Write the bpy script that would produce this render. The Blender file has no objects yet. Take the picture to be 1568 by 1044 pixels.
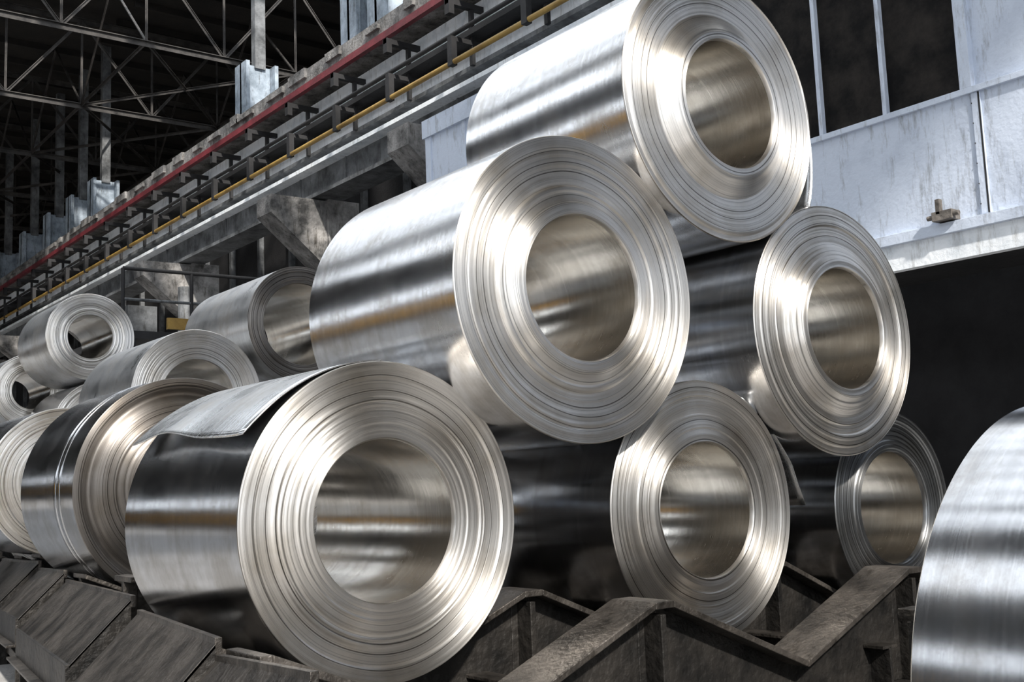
import bpy, bmesh, math, random
from mathutils import Vector, Matrix
random.seed(7)
S=bpy.context.scene
S.view_settings.view_transform='Standard'
S.view_settings.look='None'
S.view_settings.exposure=0.0
FLOOR=-0.95
# ------------------------------------------------------------------ materials
def newmat(name):
    m=bpy.data.materials.new(name); m.use_nodes=True
    nt=m.node_tree; b=nt.nodes['Principled BSDF']; return m,nt,b
def N(nt,t,**k):
    n=nt.nodes.new(t)
    for a,v in k.items(): setattr(n,a,v)
    return n
def ramp(nt,stops):
    r=nt.nodes.new('ShaderNodeValToRGB'); e=r.color_ramp.elements
    while len(e)<len(stops): e.new(0.5)
    for i,(p,c) in enumerate(stops):
        e[i].position=p; e[i].color=(c[0],c[1],c[2],1) if not isinstance(c,(int,float)) else (c,c,c,1)
    return r
def mul(nt,a,b):
    mx=N(nt,'ShaderNodeMix',data_type='RGBA',blend_type='MULTIPLY'); mx.inputs['Factor'].default_value=1
    nt.links.new(a,mx.inputs['A']); nt.links.new(b,mx.inputs['B']); return mx.outputs['Result']
def paint(name,c1,c2,rough=.6,scale=3,metal=0.0,bump=.2,det=8,lo=.35,hi=.65,bscale=30,grime=0.0,gz=1.2):
    m,nt,b=newmat(name)
    tc=N(nt,'ShaderNodeTexCoord'); n=N(nt,'ShaderNodeTexNoise'); n.inputs['Scale'].default_value=scale
    n.inputs['Detail'].default_value=det; n.inputs['Roughness'].default_value=.65
    nt.links.new(tc.outputs['Object'],n.inputs['Vector'])
    r=ramp(nt,[(lo,c1),(hi,c2)]); nt.links.new(n.outputs['Fac'],r.inputs['Fac'])
    col=r.outputs['Color']
    if grime:
        mp=N(nt,'ShaderNodeMapping'); mp.inputs['Scale'].default_value=(6,6,gz); nt.links.new(tc.outputs['Object'],mp.inputs[0])
        g=N(nt,'ShaderNodeTexNoise'); g.inputs['Scale'].default_value=2.5; g.inputs['Detail'].default_value=10; g.inputs['Roughness'].default_value=.75
        nt.links.new(mp.outputs[0],g.inputs['Vector'])
        gr=ramp(nt,[(.34,(1-grime,1-grime*1.03,1-grime*1.08)),(.47,(1,1,1))]); nt.links.new(g.outputs['Fac'],gr.inputs['Fac'])
        col=mul(nt,col,gr.outputs['Color'])
    nt.links.new(col,b.inputs['Base Color'])
    b.inputs['Roughness'].default_value=rough; b.inputs['Metallic'].default_value=metal
    n2=N(nt,'ShaderNodeTexNoise'); n2.inputs['Scale'].default_value=bscale; n2.inputs['Detail'].default_value=6
    nt.links.new(tc.outputs['Object'],n2.inputs['Vector'])
    bp=N(nt,'ShaderNodeBump'); bp.inputs['Strength'].default_value=bump; bp.inputs['Distance'].default_value=.02
    nt.links.new(n2.outputs['Fac'],bp.inputs['Height']); nt.links.new(bp.outputs['Normal'],b.inputs['Normal'])
    return m
def coil_face(name,tint,rough,dark):
    m,nt,b=newmat(name); L=nt.links
    tc=N(nt,'ShaderNodeTexCoord'); sp=N(nt,'ShaderNodeSeparateXYZ'); L.new(tc.outputs['Object'],sp.inputs[0])
    cb=N(nt,'ShaderNodeCombineXYZ'); L.new(sp.outputs['X'],cb.inputs['X']); L.new(sp.outputs['Z'],cb.inputs['Z'])
    ln=N(nt,'ShaderNodeVectorMath',operation='LENGTH'); L.new(cb.outputs[0],ln.inputs[0])
    nz=N(nt,'ShaderNodeVectorMath',operation='NORMALIZE'); L.new(cb.outputs[0],nz.inputs[0])
    # slightly uneven winding: wraps drift a few mm in radius around the coil
    wn=N(nt,'ShaderNodeTexNoise'); wn.inputs['Scale'].default_value=2.6; wn.inputs['Detail'].default_value=1
    L.new(cb.outputs[0],wn.inputs['Vector'])
    rad=N(nt,'ShaderNodeMath',operation='MULTIPLY_ADD'); L.new(wn.outputs['Fac'],rad.inputs[0]); rad.inputs[1].default_value=.022
    L.new(ln.outputs['Value'],rad.inputs[2])
    oi=N(nt,'ShaderNodeObjectInfo')
    rd=N(nt,'ShaderNodeMath',operation='MULTIPLY_ADD'); L.new(oi.outputs['Random'],rd.inputs[0]); rd.inputs[1].default_value=7.3
    L.new(rad.outputs[0],rd.inputs[2])
    def n1(scale,det):
        n=N(nt,'ShaderNodeTexNoise',noise_dimensions='1D'); n.inputs['Scale'].default_value=scale
        n.inputs['Detail'].default_value=det; n.inputs['Roughness'].default_value=.7
        L.new(rd.outputs[0],n.inputs['W']); return n
    a=n1(260,3); c=n1(60,2); g=n1(130,0)
    r=ramp(nt,[(.34,[x*dark for x in tint]),(.44,tint),(1,tint)]); L.new(a.outputs['Fac'],r.inputs['Fac'])
    r2=ramp(nt,[(.3,(.82,.82,.82)),(.42,(1,1,1))]); L.new(c.outputs['Fac'],r2.inputs['Fac'])
    r3=ramp(nt,[(.24,(.30,.29,.28)),(.29,(1,1,1))]); L.new(g.outputs['Fac'],r3.inputs['Fac'])
    st=N(nt,'ShaderNodeTexNoise'); st.inputs['Scale'].default_value=5; st.inputs['Detail'].default_value=7
    L.new(tc.outputs['Object'],st.inputs['Vector'])
    rs=ramp(nt,[(.3,(.74,.71,.66)),(.55,(1,1,1))]); L.new(st.outputs['Fac'],rs.inputs['Fac'])
    L.new(mul(nt,mul(nt,mul(nt,r.outputs['Color'],r2.outputs['Color']),rs.outputs['Color']),r3.outputs['Color']),b.inputs['Base Color'])
    bp=N(nt,'ShaderNodeBump'); bp.inputs['Strength'].default_value=.5; bp.inputs['Distance'].default_value=.0007
    L.new(a.outputs['Fac'],bp.inputs['Height']); L.new(bp.outputs['Normal'],b.inputs['Normal'])
    b.inputs['Metallic'].default_value=1; b.inputs['Roughness'].default_value=rough
    b.inputs['Anisotropic'].default_value=.85; L.new(nz.outputs[0],b.inputs['Tangent'])
    return m
def coil_side(name,tint,rough,aniso=.5,str_=.5):
    m,nt,b=newmat(name); L=nt.links
    tc=N(nt,'ShaderNodeTexCoord'); sp=N(nt,'ShaderNodeSeparateXYZ'); L.new(tc.outputs['Object'],sp.inputs[0])
    n=N(nt,'ShaderNodeTexNoise',noise_dimensions='1D'); n.inputs['Scale'].default_value=18; n.inputs['Detail'].default_value=6
    n.inputs['Roughness'].default_value=.75; L.new(sp.outputs['Y'],n.inputs['W'])
    r=ramp(nt,[(.3,[x*.80 for x in tint]),(.7,tint)]); L.new(n.outputs['Fac'],r.inputs['Fac'])
    s=N(nt,'ShaderNodeTexNoise'); s.inputs['Scale'].default_value=3.5; s.inputs['Detail'].default_value=8; s.inputs['Roughness'].default_value=.7
    L.new(tc.outputs['Object'],s.inputs['Vector'])
    rs=ramp(nt,[(.36,(.76,.73,.69)),(.52,(1,1,1))]); L.new(s.outputs['Fac'],rs.inputs['Fac'])
    mp=N(nt,'ShaderNodeMapping'); mp.inputs['Scale'].default_value=(4,60,4); mp.inputs['Rotation'].default_value=(.2,.1,.3); L.new(tc.outputs['Object'],mp.inputs[0])
    sc=N(nt,'ShaderNodeTexNoise'); sc.inputs['Scale'].default_value=3; sc.inputs['Detail'].default_value=3; L.new(mp.outputs[0],sc.inputs['Vector'])
    L.new(mul(nt,r.outputs['Color'],rs.outputs['Color']),b.inputs['Base Color'])
    ad=N(nt,'ShaderNodeMath',operation='MULTIPLY_ADD'); L.new(sc.outputs['Fac'],ad.inputs[0]); ad.inputs[1].default_value=.25; L.new(s.outputs['Fac'],ad.inputs[2])
    mr=N(nt,'ShaderNodeMapRange'); mr.inputs['From Min'].default_value=.4; mr.inputs['From Max'].default_value=.85
    mr.inputs['To Min'].default_value=rough*1.45; mr.inputs['To Max'].default_value=rough*.75
    L.new(ad.outputs[0],mr.inputs['Value']); L.new(mr.outputs[0],b.inputs['Roughness'])
    bp=N(nt,'ShaderNodeBump'); bp.inputs['Strength'].default_value=.15*str_; bp.inputs['Distance'].default_value=.004
    L.new(n.outputs['Fac'],bp.inputs['Height'])
    n4=N(nt,'ShaderNodeTexNoise'); n4.inputs['Scale'].default_value=2.2; n4.inputs['Detail'].default_value=2
    L.new(tc.outputs['Object'],n4.inputs['Vector'])
    b2=N(nt,'ShaderNodeBump'); b2.inputs['Strength'].default_value=.25*str_; b2.inputs['Distance'].default_value=.02
    L.new(n4.outputs['Fac'],b2.inputs['Height']); L.new(bp.outputs['Normal'],b2.inputs['Normal'])
    L.new(b2.outputs['Normal'],b.inputs['Normal'])
    b.inputs['Metallic'].default_value=1; b.inputs['Anisotropic'].default_value=aniso
    ty=N(nt,'ShaderNodeCombineXYZ'); ty.inputs['Y'].default_value=1; L.new(ty.outputs[0],b.inputs['Tangent'])
    return m
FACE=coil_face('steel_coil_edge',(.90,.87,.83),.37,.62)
FACEB=coil_face('steel_coil_edge_brown_shaded',(.25,.232,.215),.42,.5)  # brown steel, tint lowered further to hold the shadow on the rear coil
FACED=coil_face('steel_coil_edge_shaded',(.36,.37,.38),.36,.5)  # shade on the right-hand base coil is put into this darker tint
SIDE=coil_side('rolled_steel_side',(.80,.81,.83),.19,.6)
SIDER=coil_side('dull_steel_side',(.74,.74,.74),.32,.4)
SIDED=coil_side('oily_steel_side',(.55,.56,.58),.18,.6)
BORE=coil_side('rolled_steel_bore',(.78,.745,.69),.2,.3,.8)
SHEET=coil_side('rolled_steel_flap',(.94,.96,.98),.26,.2,2)
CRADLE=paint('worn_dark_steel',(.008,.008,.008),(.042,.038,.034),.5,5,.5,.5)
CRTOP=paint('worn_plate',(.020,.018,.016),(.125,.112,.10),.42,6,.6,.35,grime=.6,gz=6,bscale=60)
CONC=paint('old_concrete',(.05,.05,.05),(.34,.33,.32),.9,3,0,.8,grime=.7)
WHITE=paint('white_girder_paint',(.6,.66,.72),(.9,.94,.98),.6,2.5,0,.2,lo=.3,hi=.5,grime=.35)
BLUE=paint('pale_blue_paint',(.44,.50,.61),(.60,.67,.79),.5,1.6,0,.2,lo=.28,hi=.5,grime=.4)
BLUE2=paint('blue_grey_steel',(.16,.20,.24),(.42,.49,.57),.6,3,0,.3,grime=.6)
GREY=paint('grey_steel',(.04,.043,.046),(.19,.20,.21),.6,3,0,.3,grime=.6)
DARK=paint('dark_steel_and_shade',(.005,.005,.006),(.02,.02,.022),.7,2,0,.2)  # black steel parts; the near-black also paints in shade around the cabin
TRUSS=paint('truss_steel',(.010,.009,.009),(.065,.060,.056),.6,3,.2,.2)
ROOF=paint('dark_brown_roof',(.003,.003,.003),(.014,.011,.009),.8,2,0,.3)  # near-black brown for roof and far walls
RED=paint('red_rail_paint',(.08,.012,.016),(.2,.025,.035),.6,3,0,.2)
YEL=paint('yellow_pipe_paint',(.22,.13,.03),(.42,.27,.07),.5,3,0,.2)
OCH=paint('ochre_reflection_band',(.80,.38,.04),(.9,.5,.08),.7,2,0,.2)  # ochre strip added on an unseen wall to colour coil-side reflections
FLR=paint('floor_concrete',(.22,.22,.22),(.5,.49,.48),.8,1.2,0,.5)
GLASS=paint('dirty_dark_glass',(.003,.003,.003),(.028,.024,.021),.7,4,0,.1,lo=.4,hi=.7)
GLASS.node_tree.nodes['Principled BSDF'].inputs['Specular IOR Level'].default_value=.15
RUST=paint('latch_rust',(.05,.045,.04),(.2,.18,.16),.7,9,0,.4)
# ------------------------------------------------------------------ helpers
def link(ob): S.collection.objects.link(ob); return ob
class MB:
    def __init__(s,mats): s.v=[];s.f=[];s.m=[];s.mats=mats
    def add(s,vs,fs,mi):
        o=len(s.v); s.v+=[tuple(v) for v in vs]
        for f in fs: s.f.append([o+i for i in f]); s.m.append(mi)
    def hexa(s,vs,mi=0): s.add(vs,[(0,1,3,2),(4,6,7,5),(0,4,5,1),(2,3,7,6),(0,2,6,4),(1,5,7,3)],mi)
    def box(s,x0,x1,y0,y1,z0,z1,mi=0):
        s.hexa([(x,y,z) for x in(x0,x1) for y in(y0,y1) for z in(z0,z1)],mi)
    def beam(s,a,b,w,h,mi=0,up=(0,0,1)):
        a=Vector(a);b=Vector(b);d=(b-a).normalized();u=Vector(up)
        if abs(d.dot(u))>.98:u=Vector((0,1,0))
        r=d.cross(u).normalized();u=r.cross(d)
        s.hexa([p+r*i*w/2+u*j*h/2 for p in(a,b) for i in(-1,1) for j in(-1,1)],mi)
    def ang(s,a,b,w,mi=0):
        a=Vector(a);b=Vector(b)
        s.beam(a,b,w,w*.14,mi); s.beam(a-Vector((0,0,w/2)),b-Vector((0,0,w/2)),w*.14,w,mi)
    def tube(s,a,b,r,mi=0,n=12):
        a=Vector(a);b=Vector(b);d=(b-a).normalized();u=Vector((0,0,1)) if abs(d.z)<.9 else Vector((1,0,0))
        e=d.cross(u).normalized();g=e.cross(d);vs=[]
        for p in(a,b):
            for i in range(n):
                t=2*math.pi*i/n; vs.append(p+e*math.cos(t)*r+g*math.sin(t)*r)
        fs=[(i,(i+1)%n,n+(i+1)%n,n+i) for i in range(n)]+[tuple(range(n))[::-1],tuple(range(n,2*n))]
        s.add(vs,fs,mi)
    def prism(s,pts,y0,y1,mi=0):
        n=len(pts);vs=[(x,y0,z) for x,z in pts]+[(x,y1,z) for x,z in pts]
        s.add(vs,[tuple(range(n)),tuple(range(n,2*n))[::-1]]+[(i,n+i,n+(i+1)%n,(i+1)%n) for i in range(n)],mi)
    def obj(s,name,smooth=False,bev=0):
        me=bpy.data.meshes.new(name);me.from_pydata(s.v,[],s.f)
        for m in s.mats: me.materials.append(m)
        for p,mi in zip(me.polygons,s.m): p.material_index=mi; p.use_smooth=smooth
        bm=bmesh.new();bm.from_mesh(me);bmesh.ops.recalc_face_normals(bm,faces=bm.faces);bm.to_mesh(me);bm.free()
        ob=bpy.data.objects.new(name,me);link(ob)
        if bev:
            b=ob.modifiers.new('bevel','BEVEL');b.width=bev;b.segments=2;b.limit_method='ANGLE'
        return ob
def coil_mesh(name,R,L,r,seed,face,side,core=.0,tele=.0008,wob=0.003,mid=None,straps=()):
    rnd=random.Random(seed);SEG=180;v=[];f=[];mi=[]
    def strip(prof,m):
        base=len(v)
        for (rad,y) in prof:
            for i in range(SEG):
                t=2*math.pi*i/SEG; v.append((rad*math.cos(t),y,rad*math.sin(t)))
        for k in range(len(prof)-1):
            for i in range(SEG):
                j=(i+1)%SEG;a=base+k*SEG
                f.append((a+i,a+j,a+SEG+j,a+SEG+i));mi.append(m)
    h=L/2
    n=72;pr=[];off=0;step=0
    for k in range(n+1):
        u=k/n;rad=r+.004+(R-.004-r-.004)*u
        if k%2==0: off=rnd.uniform(-1,1)*tele
        if rnd.random()<.09: step=rnd.uniform(-1,1)*.005
        c=0
        if core: c=core if u<.10 else core*max(0,1-(u-.10)/.3)
        y=-h - c + off + step + (wob*math.sin(u*5+seed))
        if mid: y+= mid[1]*math.exp(-((u-mid[0])/.08)**2)
        pr.append((rad,y))
    y_in=pr[0][1];y_out=pr[-1][1]
    strip(pr,1)
    strip([(R-.004,y_out),(R-.0012,y_out+.0012),(R,y_out+.004)],1)
    strip([(R,y_out+.004),(R,-h*.5),(R,0),(R,h*.5),(R,h-.004)],0)
    strip([(R,h-.004),(R-.004,h)],1)
    strip([(R-.004,h),((R+r)/2,h+.003),(r+.004,h)],1)
    strip([(r+.004,h),(r,h-.004)],1)
    strip([(r,h-.004),(r,0),(r,y_in+.02)],2)
    strip([(r,y_in+.02),(r,y_in+.004),(r+.004,y_in)],1)
    for sy in straps:
        strip([(R,sy-.017),(R+.003,sy-.016),(R+.003,sy+.016),(R,sy+.017)],0)
    me=bpy.data.meshes.new(name);me.from_pydata(v,[],f)
    for m in (side,face,BORE): me.materials.append(m)
    for p,m in zip(me.polygons,mi): p.material_index=m;p.use_smooth=True
    return me
def flap_mesh(name,pts,y0,y1,wave=.02,jag=0):
    ny=24;v=[];f=[];n=len(pts)
    for i,(x,z) in enumerate(pts):
        w=(i/(n-1))**3*wave
        for j in range(ny+1):
            u=j/ny;d=w*(math.sin(u*5+1)+.5*math.sin(u*13+2));px,pz=x,z
            if i>=1:
                dx=x-pts[i-1][0];dz=z-pts[i-1][1];l=math.hypot(dx,dz) or 1
                px+= -dz/l*d*.6; pz+= dx/l*d*.6
                if i>n-4: px+=dx/l*jag*math.sin(u*6.0+.6)*(i-(n-4))/3; pz+=dz/l*jag*math.sin(u*6.0+.6)*(i-(n-4))/3
            v.append((px,y0+(y1-y0)*u,pz))
    for i in range(n-1):
        for j in range(ny):
            a=i*(ny+1)+j; f.append((a,a+1,a+ny+2,a+ny+1))
    me=bpy.data.meshes.new(name);me.from_pydata(v,[],f);me.materials.append(SHEET)
    for p in me.polygons:p.use_smooth=True
    return me
def coil(x,y,z,R,L,r=.254,seed=1,face=None,side=None,flap=None,name='steel_coil',**k):
    me=coil_mesh(name,R,L,r,seed,face or FACE,side or SIDE,**k)
    loc=(x,y+L/2,z)
    if flap:
        e=bpy.data.objects.new(name,None);link(e);e.location=loc
        b=bpy.data.objects.new('wound_body',me);link(b);b.parent=e
        for fm in flap:
            o=bpy.data.objects.new('loose_end',fm);link(o);o.parent=e
            s=o.modifiers.new('t','SOLIDIFY');s.thickness=.004;s.offset=0
        return e
    o=bpy.data.objects.new(name,me);link(o);o.location=loc;return o
def arc(R,a0,a1,n,lift=0,extra=None,pw=2.2):
    out=[]
    for i in range(n+1):
        u=i/n;a=math.radians(a0+(a1-a0)*u);rr=R+.003+lift*u**pw
        out.append((rr*math.cos(a),rr*math.sin(a)))
    return out+list(extra or [])
# ------------------------------------------------------------------ coils
LA=.957
fa=flap_mesh('flapA',arc(.499,90,149,30,lift=.055,pw=2.6),-LA/2+.002,LA/2-.03,wave=.016,jag=.02)
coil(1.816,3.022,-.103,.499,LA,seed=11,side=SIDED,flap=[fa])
coil(2.498,2.832,.652,.536,.978,seed=12,core=.02)
fc=flap_mesh('flapC',arc(.537,25,-32,18,lift=.08,pw=1.5),-.47,.47,wave=.006)
coil(3.237,2.784,1.417,.537,.983,seed=13,core=.05,flap=[fc])
fe=flap_mesh('flapE',arc(.492,60,16,18,lift=.055,extra=[(.54+.018*i,.115-.042*i) for i in range(1,4)]),-.432,.40,wave=.006)
coil(3.167,2.932,-.133,.492,.87,seed=14,core=.015,side=SIDED,flap=[fe])
coil(3.901,2.809,.579,.528,.87,seed=15,core=.05)
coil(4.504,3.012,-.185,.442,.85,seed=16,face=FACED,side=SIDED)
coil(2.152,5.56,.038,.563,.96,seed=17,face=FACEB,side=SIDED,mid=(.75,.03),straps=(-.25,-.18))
coil(2.04,7.29,.11,.465,.9,seed=18)
coil(2.9,7.261,.659,.46,1.15,seed=19,side=SIDER)
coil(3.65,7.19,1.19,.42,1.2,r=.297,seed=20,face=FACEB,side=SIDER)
coil(3.11,10.35,1.475,.40,.97,r=.203,seed=21,side=SIDER)
coil(2.88,11.46,1.07,.364,.8,r=.178,seed=22,side=SIDER)
coil(3.6,7.3,.064,.43,.95,seed=23); coil(4.45,7.2,.62,.42,1.0,seed=24); coil(5.11,7.25,.064,.43,.95,seed=25)
coil(3.25,10.38,.62,.46,.95,seed=26); coil(2.8,10.35,-.2,.42,.95,seed=28); coil(3.7,10.35,-.2,.42,.95,seed=29)
coil(2.85,11.5,.37,.335,.8,seed=27,r=.17); coil(2.4,11.48,-.23,.38,.85,seed=31); coil(3.3,11.48,-.23,.38,.85,seed=32)
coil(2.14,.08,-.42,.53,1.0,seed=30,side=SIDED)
# ------------------------------------------------------------------ cradles
B=[(2.05,1.05),(2.72,1.13),(4.02,1.38),(4.15,1.40),(5.9,1.66),(6.0,1.68),(7.1,1.84),(8.6,1.98),(8.75,2.0),(10.4,2.16),(12.2,2.34)]
def railx(y):
    for (ya,xa),(yb,xb) in zip(B[:-1],B[1:]):
        if ya<=y<=yb: return xa+(xb-xa)*(y-ya)/(yb-ya)
    return None
def saddle(y,xs_peak,zp,zv,w=.2,trim=True):
    m=MB([CRTOP,CRADLE]);P=[]
    for i,xp in enumerate(xs_peak):
        P.append((xp-.04,zp));P.append((xp+.04,zp))
        if i<len(xs_peak)-1: P.append(((xp+xs_peak[i+1])/2,zv))
    P.append((xs_peak[-1]+.34,zv))
    rx=railx(y) if trim else None
    legs=list(xs_peak)
    if rx is not None:
        x0=rx+.03
        if x0>P[0][0]:
            Q=[]
            for a,b in zip(P[:-1],P[1:]):
                if a[0]<=x0<b[0]:
                    Q.append((x0,a[1]+(b[1]-a[1])*(x0-a[0])/(b[0]-a[0])))
                if b[0]>x0: Q.append(b)
            P=Q; legs=[p for p in legs if p>x0+.08]
    for a,b in zip(P[:-1],P[1:]):
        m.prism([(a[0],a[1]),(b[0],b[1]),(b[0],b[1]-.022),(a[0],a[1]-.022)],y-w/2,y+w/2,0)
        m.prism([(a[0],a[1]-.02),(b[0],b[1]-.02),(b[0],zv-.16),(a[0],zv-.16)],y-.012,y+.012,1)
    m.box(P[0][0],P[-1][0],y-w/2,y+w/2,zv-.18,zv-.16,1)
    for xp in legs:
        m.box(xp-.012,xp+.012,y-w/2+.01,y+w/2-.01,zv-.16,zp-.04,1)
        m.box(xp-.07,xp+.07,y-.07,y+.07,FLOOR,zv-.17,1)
    return m
EMP=bpy.data.objects.new('coil_cradle',None);link(EMP)
cnt=[0]
def rack(ys,peaks,zp=-.385,zv=-.648,e=EMP,trim=True):
    for i,y in enumerate(ys):
        cnt[0]+=1
        o=saddle(y,peaks,zp,zv,trim=trim).obj('v_saddle_%d'%cnt[0],bev=.003);o.parent=e
    m=MB([CRADLE,CRTOP])
    y0,y1=ys[0],ys[-1]
    for p in peaks[1:]:
        a=(p-.2,y0-.1,zv-.09);b=(p-.2,y1+.1,zv-.09)
        m.beam(a,b,.012,.16,0)
        for dz in(-.08,.08): m.beam((a[0],a[1],a[2]+dz),(b[0],b[1],b[2]+dz),.09,.012,1)
    o=m.obj('tie_channel_%d'%cnt[0],bev=.002);o.parent=e
rack([2.6,3.25,3.85],[1.14,2.49,3.84,5.1])
rack([4.5,5.65,6.4],[1.50,2.80,4.2],-.31,-.575)
rack([7.4,8.1],[1.72,2.40,3.26,3.94,4.77,5.45],-.26,-.41)
rack([10.45,11.2],[2.35,3.25,4.15],-.46,-.66)
rack([11.6,12.2],[1.95,2.85,3.75],-.46,-.645)
E2=bpy.data.objects.new('empty_coil_cradle',None);link(E2)
rack([1.35,1.9],[3.0,4.15],-.42,-.66,e=E2,trim=False)
m=MB([CRADLE,CRTOP])
for k in range(len(B)-1):
    (ya,xa),(yb,xb)=B[k],B[k+1]
    if yb-ya<.2: continue
    za=-.37;zb=-.41
    def P(t,o,z): return (xa+(xb-xa)*t+o,ya+(yb-ya)*t,z)
    Z=lambda t:za+(zb-za)*t
    th=.014
    m.hexa([P(t,o,Z(t)-d-e) for t in(0,1) for o,d in((0,0),(-.22,.21)) for e in(0,th)],1)
    m.hexa([P(t,o,Z(t)-.21-e) for t in(0,1) for o in(-.232,-.218) for e in(-.004,.13)],0)
    m.hexa([P(t,o,Z(t)-.335-e) for t in(0,1) for o in(-.275,-.18) for e in(0,.012)],1)
    m.hexa([P(t,o,Z(t)+e) for t in(0,1) for o in(-.004,.016) for e in(-.03,.012)],1)
    for t in (0.0,1.0):
        y=P(t,0,0)[1]-(.014 if t else 0);A0=P(t,0,0)[0];z=Z(t)
        m.prism([(A0,z),(A0-.22,z-.21),(A0-.22,z-.34),(A0,z-.34)],y,y+.014,0)
    A0,yy,_=P(.06,0,0)
    m.box(A0-.2,A0-.1,yy,yy+.012,FLOOR,-.7,0); m.box(A0-.155,A0-.145,yy,yy+.1,FLOOR,-.7,0); m.box(A0-.2,A0-.1,yy+.09,yy+.102,FLOOR,-.7,0)
for (ya,xa),(yb,xb) in zip(B[:-1],B[1:]): m.beam((xa-.12,ya,-.86),(xb-.12,yb,-.86),.08,.05,1)
o=m.obj('side_rail',bev=.002);o.parent=EMP
# ------------------------------------------------------------------ building shell
m=MB([FLR]);m.box(-40,40,-40,60,FLOOR-.2,FLOOR);m.obj('floor')
m=MB([CONC,RED,WHITE,DARK,YEL,GREY,BLUE2])
Y0,Y1=6,52
m.box(7.75,8.7,Y0,Y1,6.28,6.5,0)
m.box(7.72,7.80,Y0,Y1,6.16,6.26,1)
m.box(8.15,8.2,Y0,Y1,5.70,6.16,2)
m.box(7.9,8.3,Y0,Y1,5.62,5.70,3)
m.box(8.15,8.2,Y0,Y1,5.28,5.55,2)
m.box(8.0,8.3,Y0,Y1,5.22,5.28,5)
m.tube((7.66,Y0,5.22),(7.66,Y1,5.22),.035,4)
m.tube((7.72,Y0,5.62),(7.72,Y1,5.62),.03,3)
m.box(8.1,8.14,Y0,Y1,4.55,5.0,5); m.box(7.9,8.4,Y0,Y1,4.5,4.56,5); m.box(7.9,8.4,Y0,Y1,5.0,5.06,2)
y=Y0+.4
while y<Y1:
    m.box(7.6,8.15,y-.04,y+.04,5.98,6.05,3); m.box(7.6,7.68,y-.05,y+.05,5.85,6.05,3)
    m.box(7.95,8.0,y-.03,y+.03,5.25,6.0,3); m.box(7.62,8.1,y-.04,y+.04,5.5,5.56,3); m.box(7.62,7.70,y-.05,y+.05,5.18,5.5,3)
    m.box(8.08,8.1,y+.5,y+.53,4.56,5.0,5)
    y+=1.5
y=Y0
rr=random.Random(3)
while y<Y1:
    m.box(7.70,7.76,y,y+rr.uniform(.2,.7),6.36,6.36+rr.uniform(.06,.16),0); y+=rr.uniform(.5,1.2)
m.obj('crane_runway_beam')
m=MB([BLUE2,GREY])
for y in (10.3,13.2,14.0,17.9,26.6,28.4,30.5,33,36,40,44):
    hz=7.6 if y>14.5 else 9.3
    for dx in(0,.55):
        m.box(7.95+dx,8.02+dx,y-.24,y+.24,6.5,hz,0)
    m.box(7.95,8.55,y-.03,y+.03,6.5,hz,0); m.box(7.85,8.65,y-.3,y+.3,6.5,6.55,0)
    m.box(8.2,8.4,y-.08,y+.08,hz-.05,11,1)
m.obj('upper_column_row')
m=MB([CONC,GREY])
for y in (11.5,15.4,21,26.6,32.2,38,44):
    m.box(8.15,8.7,y-.3,y+.3,FLOOR,4.5,0)
    m.prism([(8.15,4.48),(7.2,4.48),(7.2,4.2),(8.15,3.4)],y-.25,y+.25,0)
m.obj('corbel_column_row')
m=MB([DARK,GREY,WHITE])
m.box(9.6,9.8,-8,55,FLOOR,5.4,0)  # near-black colour paints the shade of the hall behind
y=8
while y<52:
    m.box(9.5,9.6,y-.05,y+.05,1.5,5.4,1); y+=1.4
m.obj('wall_right')
m=MB([ROOF]);m.box(20,20.2,-8,55,FLOOR,11.6);m.obj('wall_far_bay')
m=MB([ROOF]);m.box(-12,20,55,55.2,FLOOR,11.6);m.obj('wall_back')
m=MB([DARK,GREY])
m.box(3.5,20,-8.2,-8,FLOOR,11.6,0); m.box(-12,3.5,-8.2,-8,10.9,11.6,0); m.box(-12,-9,-8.2,-8,FLOOR,11,0)  # unseen wall added behind camera to darken the coil face reflections
m.box(3.3,3.5,-8.3,-7.9,FLOOR,10.9,1)
m.obj('unseen_light_block_wall')
m=MB([GREY,OCH,DARK])
m.box(-12.2,-12,-8,55,FLOOR,-.2,0); m.box(-12.2,-12,12,55,-.2,1.9,1); m.box(-12.2,-12,-8,12,-.2,1.9,0); m.box(-12.2,-12,-8,55,1.9,2.8,2); m.box(-12.2,-12,-8,55,4.6,11.6,2)  # ochre strip is an added reflector, out of view
y=-8
while y<55: m.box(-12.2,-12,y,y+.5,2.8,4.6,2); y+=4  # dark piers added out of view for banded coil reflections
for z in (3.3,4.0): m.box(-12.15,-12.05,-8,55,z-.05,z+.05,2)
m.obj('wall_left')
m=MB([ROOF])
secs=[(-12,-11,None),(-11,-6,(0,27)),(-6,-2.5,None),(-2.5,3,(3,24)),(3,8,(3,23.3)),(8,12.5,(3,20.3)),(12.5,20,None)]  # leftmost roof opening is unseen, added to brighten floor and ochre strip
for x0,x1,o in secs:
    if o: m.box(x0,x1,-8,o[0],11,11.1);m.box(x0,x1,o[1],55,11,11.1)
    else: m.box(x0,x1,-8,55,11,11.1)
for y in (6,9,12,15,18,21,24):
    m.box(-11,8 if y<22 else 3,y-.05,y+.05,10.95,11.1)
for x,wd in((-1.9,.2),(-.4,.7),(1.2,.35),(3,.4),(4.4,.35),(6.1,.5),(8.1,.3),(10,.25)): m.box(x-wd/2,x+wd/2,3,24 if x<3.1 else (23.3 if x<8 else 20.3),10.9,11.1)  # unseen bars added to streak the skylight reflections along the coils
y=14
while y<54:
    m.box(12.5,20,y,y+.1,10.85,11)
    if y>20.5: m.box(8,12.5,y,y+.1,10.85,11)
    if y>26.2: m.box(-12,8,y,y+.1,10.85,11)
    y+=1.2
m.obj('ceiling')
m=MB([TRUSS])
yt=20.6
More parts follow.
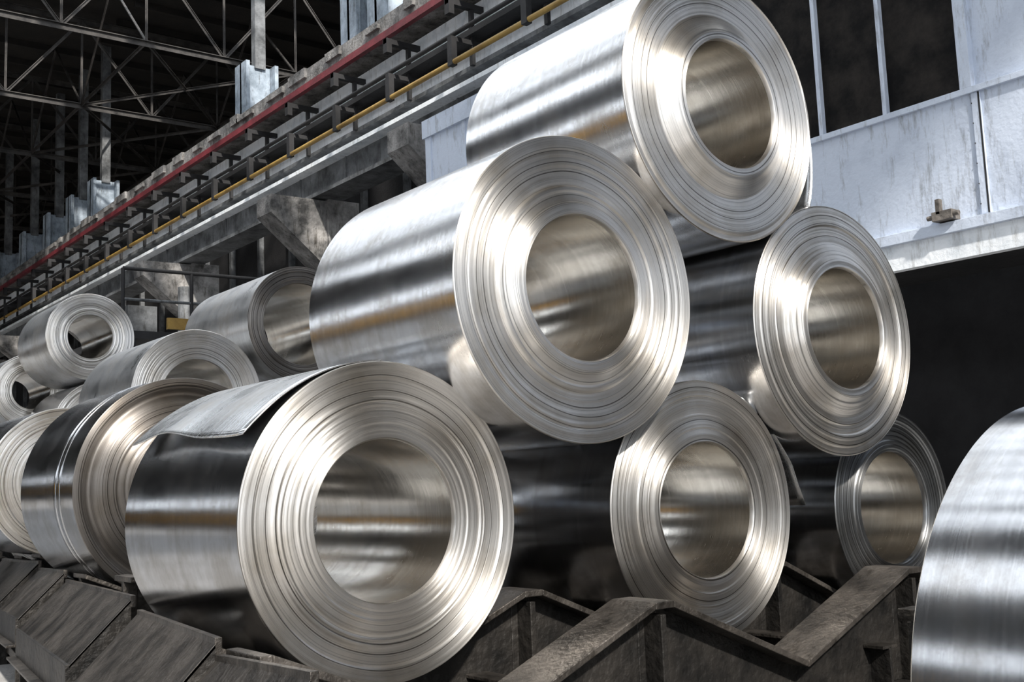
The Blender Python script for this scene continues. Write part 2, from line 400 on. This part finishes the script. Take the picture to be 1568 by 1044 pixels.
while yt<54:
    zl,zh=8.8,10.8
    xa=-12
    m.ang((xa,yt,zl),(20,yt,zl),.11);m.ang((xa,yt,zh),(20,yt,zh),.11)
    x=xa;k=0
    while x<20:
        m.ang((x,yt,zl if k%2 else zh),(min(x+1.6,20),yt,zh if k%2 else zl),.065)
        m.ang((x,yt,zl),(x,yt,zh),.05)
        x+=1.6;k+=1
    x=xa;k=0
    while x<20 and yt<50:
        if x>4 or yt>26:
            m.ang((x,yt,zl),(x,yt+4.2,zl),.065)
            if k%2==0: m.ang((x,yt,zl),(x+3.2,yt+4.2,zl),.06); m.ang((x+3.2,yt,zl),(x,yt+4.2,zl),.06)
            m.ang((x,yt,zl),(x,yt+2.1,zh),.05);m.ang((x,yt+4.2,zl),(x,yt+2.1,zh),.05)
        x+=3.2;k+=1
    yt+=4.2
m.obj('roof_truss_frame')
# crane cabin / gallery with windows
m=MB([BLUE,GREY,GLASS,WHITE,RUST,DARK])
X=6.5;XB=X+1.5
m.box(X,XB,-2,9.8,1.53,2.34,0)
m.box(X-.01,X+.06,-2,9.8,1.29,1.47,3)
m.box(X+.06,XB,-2,9.8,1.45,1.52,5)  # dark sheet paints in the shade under the cabin
m.box(X-.05,X+.02,-2,9.82,1.46,1.53,0)
m.box(X+.03,X+.05,3.6,7.6,2.34,3.75,2)
m.box(X+.02,XB,-2,3.58,2.34,3.8,0); m.box(X+.02,XB,7.6,9.8,2.34,3.8,0)
m.box(X+.3,XB,3.6,7.6,2.34,3.8,5)
m.box(X-.02,XB,-2,9.85,3.75,3.95,0)
m.box(X-.03,X+.04,-2,9.82,2.32,2.36,0)
for yy in (3.6,4.17,4.69,5.3,5.85,6.4,7.0,7.6): m.box(X-.01,X+.04,yy-.016,yy+.016,2.36,3.76,0)
m.box(X-.03,X+.03,3.53,3.61,2.36,3.8,0); m.box(X-.01,X,3.555,3.567,2.36,3.8,5)
for yy in (8.3,9.1): m.box(X,X+.02,yy-.03,yy+.03,2.36,3.76,0)
m.box(X,XB,9.72,9.82,1.3,3.9,0)
for yy in (3.52,2.1,.7,5.6,7.7): m.box(X-.012,X,yy-.03,yy+.03,1.54,2.32,0)
for yy in (3.50,2.08,5.58,7.68): m.box(X-.014,X,yy-.006,yy+.006,1.54,2.32,5)
for k in range(6): m.box(X-.016,X-.012,3.545,3.551,1.6+k*.13,1.61+k*.13,5)
m.box(X-.10,X,3.70,3.84,1.54,1.60,4); m.box(X-.10,X-.06,3.78,3.81,1.58,1.68,4); m.tube((X-.08,3.66,1.57),(X-.08,3.88,1.57),.016,4)
for yy in (-1.5,8.9): m.box(XB-.25,XB-.05,yy-.1,yy+.1,FLOOR,1.46,5)
m.obj('crane_cabin',bev=.003)
m=MB([GREY,YEL,WHITE,DARK])
m.box(4.6,7.4,14,16.5,2.0,2.1,3)
for x in(4.6,5.5,6.4,7.3): m.tube((x,14,2.1),(x,14,2.9),.025,3)
m.tube((4.6,14,2.9),(7.4,14,2.9),.025,3);m.tube((4.6,14,2.5),(7.4,14,2.5),.02,0)
for x in(4.7,7.2):
    for yy in(14.1,16.3): m.box(x-.08,x+.08,yy-.08,yy+.08,FLOOR,2.0,3)
m.box(5.0,5.4,15,15.6,2.1,2.6,0); m.box(6.0,6.9,15.2,15.8,2.1,2.7,3); m.tube((5.8,15,2.1),(5.8,15,2.9),.1,0); m.box(5.2,6.2,14.05,14.1,2.15,2.3,1)
m.obj('access_platform')
# ------------------------------------------------------------------ light
w=bpy.data.worlds.new('w');S.world=w;w.use_nodes=True;nt=w.node_tree
bg=nt.nodes['Background'];bg.inputs['Color'].default_value=(.90,.945,1,1);bg.inputs['Strength'].default_value=2.6
sun=bpy.data.lights.new('sun','SUN');sun.energy=6.5;sun.angle=math.radians(2);sun.color=(1,.94,.86)
so=bpy.data.objects.new('sun',sun);link(so)
so.rotation_euler=Vector((.25,.77,-.57)).to_track_quat('-Z','Y').to_euler()
# ------------------------------------------------------------------ camera
A=[[0.79357,0.04553,0.60678],[-0.60721,0.12373,0.78485],[-0.03934,-0.99127,0.12583]]
M=Matrix([[A[i][0],-A[i][1],-A[i][2]] for i in range(3)]).to_4x4()
cam=bpy.data.cameras.new('cam');co=bpy.data.objects.new('camera',cam);link(co);co.matrix_world=M
cam.sensor_width=36;cam.lens=1696.8/1568*36;cam.clip_end=300;cam.clip_start=.02
S.camera=co
